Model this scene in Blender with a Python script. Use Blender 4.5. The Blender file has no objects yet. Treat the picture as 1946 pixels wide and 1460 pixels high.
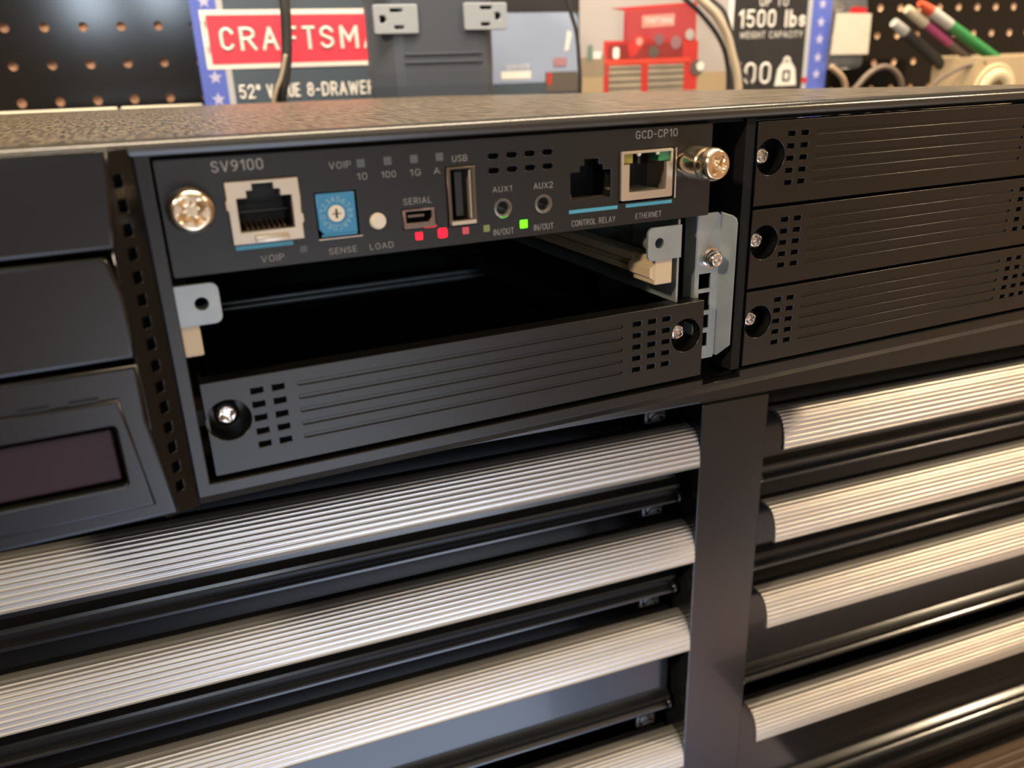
import bpy, bmesh, math, random
from mathutils import Matrix, Vector
random.seed(7)
MM = 0.001
SC = bpy.context.scene

# ------------------------------------------------------------------ camera
cam_d = bpy.data.cameras.new('camera')
cam = bpy.data.objects.new('camera', cam_d)
SC.collection.objects.link(cam)
SC.camera = cam
cam_d.sensor_fit = 'HORIZONTAL'
cam_d.sensor_width = 36.0
cam_d.lens = 1534.85 * 36.0 / 1946.0
cam_d.clip_start = 0.005
cam_d.clip_end = 50
RX = (0.90963958, -0.41400717, -0.03396905)
RD = (-0.1767176, -0.31167441, -0.93361124)
RF = (0.37593447, 0.85525267, -0.35667373)
cam.matrix_world = Matrix(((RX[0], -RD[0], -RF[0], 3.792*MM),
                           (RX[1], -RD[1], -RF[1], -183.044*MM),
                           (RX[2], -RD[2], -RF[2], 75.989*MM),
                           (0, 0, 0, 1)))
cam_d.dof.use_dof = True
cam_d.dof.focus_distance = 0.248
cam_d.dof.aperture_fstop = 13.0

# ------------------------------------------------------------------ view
SC.view_settings.view_transform = 'Standard'
SC.view_settings.look = 'None'
SC.view_settings.exposure = 0.0
SC.view_settings.gamma = 1.0
SC.view_settings.use_curve_mapping = False

# ------------------------------------------------------------------ world: the dim garage around the bench
W = bpy.data.worlds.new('garage_surroundings')
SC.world = W
W.use_nodes = True
nt = W.node_tree
nt.nodes.clear()
out = nt.nodes.new('ShaderNodeOutputWorld')
bg = nt.nodes.new('ShaderNodeBackground')
tc = nt.nodes.new('ShaderNodeTexCoord')
base = (0.06, 0.052, 0.044)
# (direction, sharpness start, end, colour)
BLOBS = [
    ((0.05, -0.73, -0.68), 0.92, 1.00, (1.15, 1.35, 2.0)),    # daylight on the garage floor
    ((0.13, -0.92, -0.37), 0.962, 1.00, (2.6, 2.65, 2.75)),
    ((-0.20, -0.97, -0.10), 0.93, 1.00, (0.30, 0.17, 0.09)),
    ((-0.17, -0.93, -0.33), 0.95, 1.00, (0.25, 0.22, 0.27)),
    ((0.80, -0.60, -0.12), 0.74, 0.99, (0.50, 0.27, 0.11)),    # warm wall to the right
    ((0.62, -0.54, -0.57), 0.955, 1.00, (0.9, 0.88, 0.90)),
    ((0.41, -0.66, -0.63), 0.988, 1.00, (0.9, 0.45, 0.25)),
    ((0.10, -0.80, 0.60), 0.82, 1.00, (0.80, 0.70, 0.58)),     # glow from above in front, added to lift the upper handle ribs
    ((0.05, -0.30, 0.95), 0.70, 0.99, (0.70, 0.52, 0.33)),     # ceiling lit by the lamps
    ((0.10, 0.65, 0.75), 0.70, 0.98, (0.34, 0.25, 0.16)),
]
prev = None
rgb = nt.nodes.new('ShaderNodeRGB'); rgb.outputs[0].default_value = (*base, 1)
prev = rgb.outputs[0]
for d, a, b, col in BLOBS:
    v = Vector(d).normalized()
    dp = nt.nodes.new('ShaderNodeVectorMath'); dp.operation = 'DOT_PRODUCT'
    dp.inputs[1].default_value = v
    nt.links.new(tc.outputs['Generated'], dp.inputs[0])
    mr = nt.nodes.new('ShaderNodeMapRange'); mr.interpolation_type = 'SMOOTHSTEP'
    mr.inputs['From Min'].default_value = a; mr.inputs['From Max'].default_value = b
    nt.links.new(dp.outputs['Value'], mr.inputs['Value'])
    mx = nt.nodes.new('ShaderNodeMix'); mx.data_type = 'RGBA'; mx.blend_type = 'ADD'
    nt.links.new(mr.outputs['Result'], mx.inputs['Factor'])
    nt.links.new(prev, mx.inputs[6]); mx.inputs[7].default_value = (*col, 1)
    prev = mx.outputs[2]
nt.links.new(prev, bg.inputs['Color'])
bg.inputs['Strength'].default_value = 1.0
nt.links.new(bg.outputs[0], out.inputs[0])

# ------------------------------------------------------------------ lamps of the room
def area(name, loc, target, size, power, col, sizey=None):
    L = bpy.data.lights.new(name, 'AREA')
    L.energy = power; L.color = col; L.shape = 'RECTANGLE'
    L.size = size; L.size_y = sizey or size
    o = bpy.data.objects.new(name, L)
    SC.collection.objects.link(o)
    o.location = loc
    dv = Vector(target) - Vector(loc)
    o.rotation_euler = dv.to_track_quat('-Z', 'Y').to_euler()
    return o
area('ceiling_lamp', (-1.45, -0.66, 1.05), (0.0, 0.1, 0), 0.14, 26.0, (1.0, 0.82, 0.58))
area('ceiling_lamp', (1.62, -0.66, 1.12), (0.2, 0.1, 0), 0.14, 17.0, (1.0, 0.77, 0.50))
area('bench_lamp', (0.28, 0.16, 0.62), (0.22, 0.38, 0.08), 0.90, 11.0, (1.0, 0.82, 0.60), 0.06)
area('floor_daylight_bounce', (0.12, -0.95, -1.00), (0.1, 0.0, -0.15), 0.60, 3.0, (0.66, 0.80, 1.0), 0.6)  # added lamp standing in for daylight bounced off the floor, aimed at the chest
area('window_glow', (-0.385, -1.71, 0.345), (-0.1, 0.3, 0.1), 0.10, 1.7, (0.72, 0.86, 1.0), 0.16)
area('window_glow', (-0.19, -1.73, 0.37), (-0.1, 0.3, 0.1), 0.10, 1.7, (0.72, 0.86, 1.0), 0.16)

# ------------------------------------------------------------------ materials
MATS = {}
def mat(name, col, rough=0.5, metal=0.0, spec=0.5, bump=0.0, bscale=900.0, vary=0.0, emit=None, estr=0.0,
        trans=0.0, coat=0.0, stretch=None, bdist=0.0002, vscale=None, ior=None, alpha=None):
    if name in MATS: return MATS[name]
    m = bpy.data.materials.new(name); m.use_nodes = True
    n = m.node_tree; p = n.nodes['Principled BSDF']
    p.inputs['Base Color'].default_value = (*col, 1)
    p.inputs['Roughness'].default_value = rough
    p.inputs['Metallic'].default_value = metal
    p.inputs['Specular IOR Level'].default_value = spec
    if ior: p.inputs['IOR'].default_value = ior
    if alpha is not None: p.inputs['Alpha'].default_value = alpha
    p.inputs['Transmission Weight'].default_value = trans
    p.inputs['Coat Weight'].default_value = coat
    if emit:
        p.inputs['Emission Color'].default_value = (*emit, 1)
        p.inputs['Emission Strength'].default_value = estr
    t = n.nodes.new('ShaderNodeTexCoord'); mp = n.nodes.new('ShaderNodeMapping')
    n.links.new(t.outputs['Object'], mp.inputs[0])
    if stretch: mp.inputs['Scale'].default_value = stretch
    nz = n.nodes.new('ShaderNodeTexNoise'); nz.inputs['Scale'].default_value = bscale
    nz.inputs['Detail'].default_value = 3
    n.links.new(mp.outputs[0], nz.inputs[0])
    if bump:
        b = n.nodes.new('ShaderNodeBump'); b.inputs['Strength'].default_value = bump
        b.inputs['Distance'].default_value = bdist
        n.links.new(nz.outputs['Fac'], b.inputs['Height']); n.links.new(b.outputs[0], p.inputs['Normal'])
    if vary:
        nz2 = n.nodes.new('ShaderNodeTexNoise'); nz2.inputs['Scale'].default_value = vscale or bscale * .25
        nz2.inputs['Detail'].default_value = 4
        n.links.new(mp.outputs[0], nz2.inputs[0])
        mr = n.nodes.new('ShaderNodeMapRange')
        mr.inputs['From Min'].default_value = .3; mr.inputs['From Max'].default_value = .7
        mr.inputs['To Min'].default_value = 1 - vary; mr.inputs['To Max'].default_value = 1 + vary
        n.links.new(nz2.outputs['Fac'], mr.inputs[0])
        mu = n.nodes.new('ShaderNodeMix'); mu.data_type = 'RGBA'; mu.blend_type = 'MULTIPLY'
        mu.inputs['Factor'].default_value = 1
        mu.inputs[6].default_value = (*col, 1)
        n.links.new(mr.outputs[0], mu.inputs[7]); n.links.new(mu.outputs[2], p.inputs['Base Color'])
    MATS[name] = m
    return m

M_face = mat('black_faceplate_paint', (0.008, 0.0078, 0.0075), .36, bump=.2, bscale=2600, bdist=.00004)
M_plas = mat('black_textured_plastic', (0.005, 0.0047, 0.0044), .30, bump=.25, bscale=2200, bdist=.00004)
M_frame = mat('black_frame_plastic', (0.005, 0.0048, 0.0046), .28, bump=.2, bscale=2200, bdist=.00004)
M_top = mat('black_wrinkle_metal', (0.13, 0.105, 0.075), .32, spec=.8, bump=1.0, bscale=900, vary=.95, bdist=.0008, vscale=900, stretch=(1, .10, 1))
M_dark = mat('matte_black', (0.006, 0.006, 0.006), .8, spec=.2)
M_cavity = mat('port_black_plastic', (0.010, 0.010, 0.010), .45)
M_cover = mat('black_cover_plastic', (0.004, 0.0037, 0.0034), .25, bump=.15, bscale=1800, bdist=.00005)
M_window = mat('maroon_display_window', (0.020, 0.005, 0.008), .45, spec=.3)
M_galv = mat('galvanised_steel', (0.31, 0.335, 0.33), .42, .5, bump=.1, bscale=600, vary=.1, bdist=.0001)
M_nickel = mat('nickel_plated_steel', (0.86, 0.70, 0.50), .20, 1.0)
M_zinc = mat('zinc_screw', (0.72, 0.66, 0.60), .20, 1.0)
M_shield = mat('tin_plated_shield', (0.60, 0.50, 0.38), .38, .75, bump=.1, bscale=500)
M_beige = mat('beige_guide_plastic', (0.56, 0.43, 0.27), .5)
M_print = mat('silver_grey_print', (0.27, 0.26, 0.245), .55)
M_printdim = mat('dark_grey_print', (0.075, 0.083, 0.085), .55)
M_cyan = mat('cyan_print', (0.07, 0.32, 0.42), .5)
M_blue = mat('blue_switch_plastic', (0.035, 0.20, 0.36), .35)
M_bluelite = mat('pale_blue_print', (0.30, 0.52, 0.60), .5)
M_cream = mat('cream_plastic', (0.66, 0.58, 0.45), .4)
M_ledred = mat('lit_red_lamp', (0.5, 0.01, 0.03), .3, emit=(1.0, 0.001, 0.012), estr=3.0)
M_ledred2 = mat('lit_red_lamp_bright', (0.5, 0.01, 0.03), .3, emit=(1.0, 0.0, 0.006), estr=6.0)
M_ledreddim = mat('faint_red_lamp', (0.35, 0.06, 0.08), .4, emit=(1.0, 0.05, 0.08), estr=.22)
M_ledgreen = mat('lit_green_lamp', (0.2, 0.5, 0.02), .3, emit=(0.035, 1.0, 0.0), estr=4.0)
M_ledgreendim = mat('faint_green_lamp', (0.14, 0.17, 0.06), .4, emit=(0.5, 0.6, 0.1), estr=.08)
M_yel = mat('amber_lens', (0.30, 0.24, 0.05), .3)
M_grn = mat('green_lens', (0.05, 0.22, 0.09), .3)
M_alu = mat('brushed_aluminium', (0.68, 0.64, 0.59), .35, .78, bump=.25, bscale=260, vary=.05, stretch=(.12, 4, 4), bdist=.0001)
M_chest = mat('glossy_black_chest_paint', (0.010, 0.010, 0.0105), .2, coat=.2, bump=.05, bscale=60, bdist=.0002)
M_recess = mat('chest_inner_black', (0.008, 0.009, 0.012), .3)
M_peg = mat('black_pegboard_paint', (0.006, 0.006, 0.006), .13, bump=.03, bscale=500, bdist=.0001)
M_tan = mat('raw_hardboard', (0.42, 0.26, 0.17), .8, vary=.2, bscale=1200)
M_trimc = mat('cream_trim', (0.82, 0.76, 0.62), .35)
M_mat = mat('ribbed_mat_rubber', (0.13, 0.085, 0.055), .45, bump=.3, bscale=500)

# ------------------------------------------------------------------ geometry helpers (millimetres)
TH = -math.atan(.08)
CF = Matrix.Translation((200, 0, 0)) @ Matrix.Rotation(TH, 4, 'Z')     # frame of the chest, turned a little from the chassis
WF = Matrix.Identity(4)

def wm(o):
    m = Matrix.Identity(4)
    while o is not None:
        m = o.matrix_basis @ m
        o = o.parent
    return m

def link(name, me, m, parent=None, F=WF, smooth=False):
    """mesh in mm, in frame F -> one object in metres under parent"""
    me.transform(F); me.transform(Matrix.Scale(MM, 4))
    if parent is not None: me.transform(wm(parent).inverted())
    o = bpy.data.objects.new(name, me)
    SC.collection.objects.link(o)
    o.parent = parent
    if m is not None:
        me.materials.clear(); me.materials.append(m)
    if smooth:
        for p in me.polygons: p.use_smooth = True
    if parent is None:
        # origin at the base centre
        xs = [v.co for v in me.vertices]
        c = Vector(((min(v.x for v in xs)+max(v.x for v in xs))/2, (min(v.y for v in xs)+max(v.y for v in xs))/2, min(v.z for v in xs)))
        me.transform(Matrix.Translation(-c)); o.location = c
    return o

def tag(o, label=None, cat=None, group=None, kind=None):
    if label: o['label'] = label
    if cat: o['category'] = cat
    if group: o['group'] = group
    if kind: o['kind'] = kind
    return o

def empty(name, loc, F=WF, label=None, cat=None, group=None):
    o = bpy.data.objects.new(name, None); SC.collection.objects.link(o)
    o.empty_display_size = .02
    m = F @ Matrix.Translation(loc)
    o.location = m.translation * MM
    o.rotation_euler = m.to_euler()
    return tag(o, label, cat, group)

class B:
    """collects shapes into one bmesh"""
    def __init__(s): s.bm = bmesh.new()
    def box(s, x0, x1, y0, y1, z0, z1, bev=0, seg=2):
        r = bmesh.ops.create_cube(s.bm, size=1)
        vs = r['verts']
        for v in vs:
            v.co = Vector(((x0+x1)/2+v.co.x*(x1-x0), (y0+y1)/2+v.co.y*(y1-y0), (z0+z1)/2+v.co.z*(z1-z0)))
        if bev:
            es = list({e for v in vs for e in v.link_edges})
            bmesh.ops.bevel(s.bm, geom=es, offset=bev, segments=seg, profile=.5, affect='EDGES')
        return s
    def prism(s, pts, a, b, axis='y'):
        """polygon pts (2D) extruded along axis from a to b"""
        def co(p, t):
            return {'y': (p[0], t, p[1]), 'x': (t, p[0], p[1]), 'z': (p[0], p[1], t)}[axis]
        va = [s.bm.verts.new(co(p, a)) for p in pts]; vb = [s.bm.verts.new(co(p, b)) for p in pts]
        n = len(pts)
        s.bm.faces.new(va); s.bm.faces.new(vb[::-1])
        for i in range(n):
            s.bm.faces.new((va[i], vb[i], vb[(i+1) % n], va[(i+1) % n]))
        return s
    def lathe(s, prof, c, axis='y', n=32):
        """prof list of (r, t): revolve about axis through c; t along axis"""
        rings = []
        for r, t in prof:
            ring = []
            if r < 1e-6:
                ring = [s.bm.verts.new(s._ax(c, 0, 0, t, axis))]
            else:
                for k in range(n):
                    a = 2*math.pi*k/n
                    ring.append(s.bm.verts.new(s._ax(c, r*math.cos(a), r*math.sin(a), t, axis)))
            rings.append(ring)
        for A, Bq in zip(rings, rings[1:]):
            if len(A) == 1 and len(Bq) == 1: continue
            for k in range(n):
                if len(A) == 1: s.bm.faces.new((A[0], Bq[k], Bq[(k+1) % n]))
                elif len(Bq) == 1: s.bm.faces.new((A[k], A[(k+1) % n], Bq[0]))
                else: s.bm.faces.new((A[k], A[(k+1) % n], Bq[(k+1) % n], Bq[k]))
        return s
    def _ax(s, c, u, v, t, axis):
        if axis == 'y': return (c[0]+u, c[1]+t, c[2]+v)
        if axis == 'x': return (c[0]+t, c[1]+u, c[2]+v)
        return (c[0]+u, c[1]+v, c[2]+t)
    def tube(s, pts, r, n=10, caps=True):
        pts = [Vector(p) for p in pts]
        # catmull-rom
        P = []
        for i in range(len(pts)-1):
            p0 = pts[max(i-1, 0)]; p1 = pts[i]; p2 = pts[i+1]; p3 = pts[min(i+2, len(pts)-1)]
            for k in range(6):
                t = k/6
                P.append(.5*((2*p1)+(-p0+p2)*t+(2*p0-5*p1+4*p2-p3)*t*t+(-p0+3*p1-3*p2+p3)*t**3))
        P.append(pts[-1])
        rings = []; up = Vector((0, 1, 0))
        for i, p in enumerate(P):
            d = (P[min(i+1, len(P)-1)]-P[max(i-1, 0)]).normalized()
            a = d.cross(up)
            if a.length < 1e-3: a = d.cross(Vector((1, 0, 0)))
            a.normalize(); b = d.cross(a)
            rings.append([s.bm.verts.new(p+a*r*math.cos(2*math.pi*k/n)+b*r*math.sin(2*math.pi*k/n)) for k in range(n)])
        for A, Bq in zip(rings, rings[1:]):
            for k in range(n): s.bm.faces.new((A[k], A[(k+1) % n], Bq[(k+1) % n], Bq[k]))
        if caps: s.bm.faces.new(rings[0]); s.bm.faces.new(rings[-1][::-1])
        return s
    def plate(s, outline, holes, y0, t, bev=0.0, res=1, M=None):
        """flat plate in the XZ plane, front face at y0, thickness t, with holes"""
        cu = bpy.data.curves.new('tmp', 'CURVE'); cu.dimensions = '2D'; cu.fill_mode = 'BOTH'
        for poly in [outline]+list(holes):
            sp = cu.splines.new('POLY'); sp.points.add(len(poly)-1)
            for p, q in zip(sp.points, poly): p.co = (q[0], q[1], 0, 1)
            sp.use_cyclic_u = True
        cu.extrude = max(t/2-bev, 1e-4); cu.bevel_depth = bev; cu.bevel_resolution = res; cu.offset = -bev
        ob = bpy.data.objects.new('tmp', cu)
        me = bpy.data.meshes.new_from_object(ob)
        T = Matrix(((1, 0, 0, 0), (0, 0, -1, y0+t/2), (0, 1, 0, 0), (0, 0, 0, 1)))
        if M is not None: T = M @ T
        me.transform(T)
        s.bm.from_mesh(me)
        bpy.data.objects.remove(ob); bpy.data.curves.remove(cu); bpy.data.meshes.remove(me)
        return s
    def build(s, name, m, parent=None, F=WF, smooth=False, auto=False):
        bmesh.ops.recalc_face_normals(s.bm, faces=s.bm.faces)
        me = bpy.data.meshes.new(name); s.bm.to_mesh(me); s.bm.free()
        o = link(name, me, m, parent, F, smooth)
        if auto:
            for p in me.polygons: p.use_smooth = True
            me.set_sharp_from_angle(angle=math.radians(35))
        return o

def rect(x0, x1, z0, z1): return [(x0, z0), (x1, z0), (x1, z1), (x0, z1)]
def rrect(x0, x1, z0, z1, r, n=4):
    P = []
    for cx, cz, a0 in ((x1-r, z1-r, 0), (x0+r, z1-r, 90), (x0+r, z0+r, 180), (x1-r, z0+r, 270)):
        for k in range(n+1):
            a = math.radians(a0+90*k/n); P.append((cx+r*math.cos(a), cz+r*math.sin(a)))
    return P
def circ(cx, cz, r, n=32): return [(cx+r*math.cos(2*math.pi*k/n), cz+r*math.sin(2*math.pi*k/n)) for k in range(n)]

def screw_head(bb, cx, cz, yf, r, h, rot=0.0, depth=None, flat=.7):
    """pan head with a cross recess; front at yf, body back to yf+h"""
    depth = depth or r*.45
    NR, NA = 20, 64
    w = r*.15; Lc = r*.62
    def front(x, z):
        rr = math.hypot(x, z)/r
        y = 0 if rr < flat else ((rr-flat)/(1-flat))**2*h*.55
        c, s_ = math.cos(rot), math.sin(rot)
        a, b = abs(c*x+s_*z), abs(-s_*x+c*z)
        d = 0
        for p, q in ((a, b), (b, a)):
            if q < Lc:
                e = max(0, min(1, (w*(1+.5*(1-q/Lc))-p)/(w*.5)+.5))
                d = max(d, e*depth*min(1, (1-q/Lc)*2.2))
        return y+d
    rings = [[bb.bm.verts.new((cx, yf+front(0, 0), cz))]]
    for i in range(1, NR+1):
        rr = r*i/NR
        rings.append([bb.bm.verts.new((cx+rr*math.cos(2*math.pi*k/NA), yf+front(rr*math.cos(2*math.pi*k/NA), rr*math.sin(2*math.pi*k/NA)), cz+rr*math.sin(2*math.pi*k/NA))) for k in range(NA)])
    rings.append([bb.bm.verts.new((cx+r*math.cos(2*math.pi*k/NA), yf+h, cz+r*math.sin(2*math.pi*k/NA))) for k in range(NA)])
    for A, Bq in zip(rings, rings[1:]):
        for k in range(NA):
            if len(A) == 1: bb.bm.faces.new((A[0], Bq[k], Bq[(k+1) % NA]))
            else: bb.bm.faces.new((A[k], A[(k+1) % NA], Bq[(k+1) % NA], Bq[k]))
    return bb

def _arc(cx, cy, rx, ry, a0, a1, n=8):
    return [(cx+rx*math.cos(math.radians(a0+(a1-a0)*k/n)), cy+ry*math.sin(math.radians(a0+(a1-a0)*k/n))) for k in range(n+1)]
GL = {   # glyph: (width, strokes) on a unit-high box
 'A': (.60, [[(0, 0), (.3, 1), (.6, 0)], [(.1, .32), (.5, .32)]]),
 'B': (.52, [[(0, 0), (0, 1), (.28, 1)]+_arc(.28, .76, .20, .24, 90, -90)+[(0, .52)], _arc(.28, .26, .24, .26, 90, -90)+[(0, 0)]]),
 'C': (.52, [_arc(.28, .72, .28, .28, 20, 180)+_arc(.28, .28, .28, .28, 180, 340)]),
 'D': (.55, [[(0, 0), (0, 1), (.22, 1)]+_arc(.22, .67, .33, .33, 90, 0)+_arc(.22, .33, .33, .33, 0, -90)+[(0, 0)]]),
 'E': (.44, [[(.44, 1), (0, 1), (0, 0), (.44, 0)], [(0, .52), (.38, .52)]]),
 'F': (.44, [[(.44, 1), (0, 1), (0, 0)], [(0, .50), (.38, .50)]]),
 'G': (.55, [_arc(.28, .72, .28, .28, 20, 180)+_arc(.28, .28, .28, .28, 180, 330)+[(.55, .46), (.32, .46)]]),
 'H': (.52, [[(0, 0), (0, 1)], [(.52, 0), (.52, 1)], [(0, .52), (.52, .52)]]),
 'I': (.0, [[(0, 0), (0, 1)]]),
 'K': (.52, [[(0, 0), (0, 1)], [(.5, 1), (.02, .42)], [(.17, .6), (.52, 0)]]),
 'L': (.42, [[(0, 1), (0, 0), (.42, 0)]]),
 'M': (.70, [[(0, 0), (0, 1), (.35, .35), (.70, 1), (.70, 0)]]),
 'N': (.56, [[(0, 0), (0, 1), (.56, 0), (.56, 1)]]),
 'O': (.56, [_arc(.28, .72, .28, .28, 0, 180)+_arc(.28, .28, .28, .28, 180, 360)+[(.56, .72)]]),
 'P': (.50, [[(0, 0), (0, 1), (.25, 1)]+_arc(.25, .74, .25, .26, 90, -90)+[(0, .48)]]),
 'R': (.52, [[(0, 0), (0, 1), (.25, 1)]+_arc(.25, .75, .25, .25, 90, -90)+[(0, .5)], [(.24, .5), (.52, 0)]]),
 'S': (.50, [_arc(.25, .76, .25, .24, 20, 220)+_arc(.25, .26, .26, .26, 40, -160)]),
 'T': (.52, [[(0, 1), (.52, 1)], [(.26, 1), (.26, 0)]]),
 'U': (.54, [[(0, 1), (0, .27)]+_arc(.27, .27, .27, .27, 180, 360)+[(.54, 1)]]),
 'V': (.60, [[(0, 1), (.3, 0), (.6, 1)]]),
 'W': (.86, [[(0, 1), (.2, 0), (.43, .9), (.66, 0), (.86, 1)]]),
 'X': (.56, [[(0, 0), (.56, 1)], [(0, 1), (.56, 0)]]),
 'Y': (.56, [[(0, 1), (.28, .45), (.56, 1)], [(.28, .45), (.28, 0)]]),
 '0': (.50, [_arc(.25, .74, .25, .26, 0, 180)+_arc(.25, .26, .25, .26, 180, 360)+[(.50, .74)]]),
 '1': (.26, [[(0, .80), (.24, 1), (.24, 0)]]),
 '2': (.50, [_arc(.25, .74, .25, .26, 170, -30)+[(0, 0), (.52, 0)]]),
 '3': (.50, [_arc(.24, .76, .24, .24, 150, -80)+_arc(.24, .26, .26, .26, 80, -150)]),
 '4': (.52, [[(.40, 0), (.40, 1), (0, .28), (.54, .28)]]),
 '5': (.50, [[(.46, 1), (.05, 1), (.02, .56)]+_arc(.24, .31, .26, .31, 120, -150)]),
 '6': (.50, [_arc(.25, .28, .25, .28, 0, 360, 14), [(0, .3), (.03, .6), (.16, .85), (.4, 1)]]),
 '7': (.48, [[(0, 1), (.48, 1), (.16, 0)]]),
 '8': (.50, [_arc(.25, .76, .22, .24, 0, 360, 14), _arc(.25, .26, .25, .26, 0, 360, 14)]),
 '9': (.50, [_arc(.25, .72, .25, .28, 0, 360, 14), [(.5, .7), (.47, .4), (.34, .15), (.1, 0)]]),
 '-': (.28, [[(0, .46), (.28, .46)]]), '/': (.36, [[(0, -.05), (.36, 1.05)]]), '"': (.2, [[(.02, 1), (.02, .72)], [(.2, 1), (.2, .72)]]),
 'l': (.0, [[(0, 0), (0, 1)]]), 'b': (.44, [[(0, 0), (0, 1)], _arc(.22, .30, .22, .30, 0, 360, 14)]),
 's': (.38, [_arc(.19, .45, .18, .17, 20, 220, 6)+_arc(.19, .16, .19, .16, 40, -160, 6)]),
 ' ': (.22, []),
}
def text(name, s, x0, x1, z0, z1, y, m, parent, F=WF, weight=0.0, depth=.03, shear=0):
    H = z1-z0; th = (.085+.20*weight)*H; rd = th/2       # half stroke kept inside the box
    hh = H-th; pos = 0; items = []
    gap = .20+th/H
    for k, ch in enumerate(s):
        w, st = GL[ch]
        items.append((pos, st)); pos += w+(gap if k < len(s)-1 else 0)
    kx = (x1-x0-th)/pos if pos > 0 else 0
    cu = bpy.data.curves.new('tmp', 'CURVE'); cu.dimensions = '3D'; cu.bevel_depth = rd; cu.bevel_resolution = 1; cu.use_fill_caps = True
    for p0, st in items:
        for pl in st:
            P = [Vector((x0+rd+(p0+px)*kx, z0+rd+pz*hh)) for px, pz in pl]
            runs = [[P[0]]]
            for a_, c_, e_ in zip(P, P[1:], P[2:]):
                runs[-1].append(c_)
                if (c_-a_).length and (e_-c_).length and (c_-a_).angle(e_-c_) > .7: runs.append([c_])
            runs[-1].append(P[-1])
            for R_ in runs:
                R_ = list(R_)
                R_[0] = R_[0]-(R_[1]-R_[0]).normalized()*rd*.75 if (R_[1]-R_[0]).length else R_[0]
                R_[-1] = R_[-1]+(R_[-1]-R_[-2]).normalized()*rd*.75 if (R_[-1]-R_[-2]).length else R_[-1]
                sp = cu.splines.new('POLY'); sp.points.add(len(R_)-1)
                for q, c in zip(sp.points, R_): q.co = (c[0], 0, c[1], 1)
    ob = bpy.data.objects.new('tmp', cu); me = bpy.data.meshes.new_from_object(ob)
    bpy.data.objects.remove(ob); bpy.data.curves.remove(cu)
    f = depth/rd
    for v in me.vertices: v.co.y = y+v.co.y*f
    me.name = name
    return link(name, me, m, parent, F)

def copy_tree(o, parent=None):
    c = o.copy(); SC.collection.objects.link(c); c.parent = parent
    for ch in list(o.children): copy_tree(ch, c)
    return c

# ================================================================== TOOL CHEST
chest = empty('tool_chest', (0, 260, -318), CF,
              'glossy black steel tool chest with two columns of aluminium-edged drawers, under the black telephone unit', 'tool chest')
b = B()
b.box(-420, -6, 65, 430, -318, -300)
b.box(-420, 520, 65, 432, -19, -16.3, .6)                         # top deck
b.plate(rect(-420, 520, -318, -16.3), [rect(-405, -8, -304, -52), rect(24, 505, -304, -52)], 65, 1.6, .35)
b.box(-420, -418, 65, 430, -318, -18); b.box(518, 520, 65, 430, -318, -18)
b.box(-420, 520, 428, 431, -318, -16.5)
b.box(24, 520, 65, 430, -318, -300)
b.build('chest_body', M_chest, chest, CF)
b = B(); b.box(-8.2, 24.2, 63.6, 110, -304, -52.5, .5)
o = b.build('divider_post', M_chest, chest, CF)
b = B(); b.box(-418, 518, 112, 114, -318, -18)
b.build('inner_panel', M_recess, chest, CF)

def handle_profile(zb, drop=16.2):
    """closed profile (v, z) of the extruded pull; zb = bottom edge"""
    def arc(t):
        a = t*math.pi/2
        return (75-12.3*max(0, math.cos(a))**.50, zb+.4+(drop-.4)*math.sin(a)**1.0)
    P = [(65.2, zb-.2), (63.4, zb)]
    N = 10; t1 = .965
    for i in range(N):
        for f, d in ((.04, 0), (.16, .26), (.32, .38), (.50, .42), (.68, .38), (.84, .26), (.96, 0)):
            t = .03+(t1-.03)*(i+f)/N
            a, b = arc(t), arc(t+.01)
            nx, nz = b[1]-a[1], -(b[0]-a[0]); L = math.hypot(nx, nz)
            P.append((a[0]+nx/L*d, a[1]-(-nz)/L*d*-1*-1))
    for k in range(1, 7): P.append(arc(t1+(1-t1)*k/6))
    P += [(75.6, zb+drop-.2), (75.6, zb+drop-1.6)]
    for k in range(8):
        a = arc(.90-.88*k/7); P.append((a[0]+1.9, a[1]-1.1))
    return P

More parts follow.
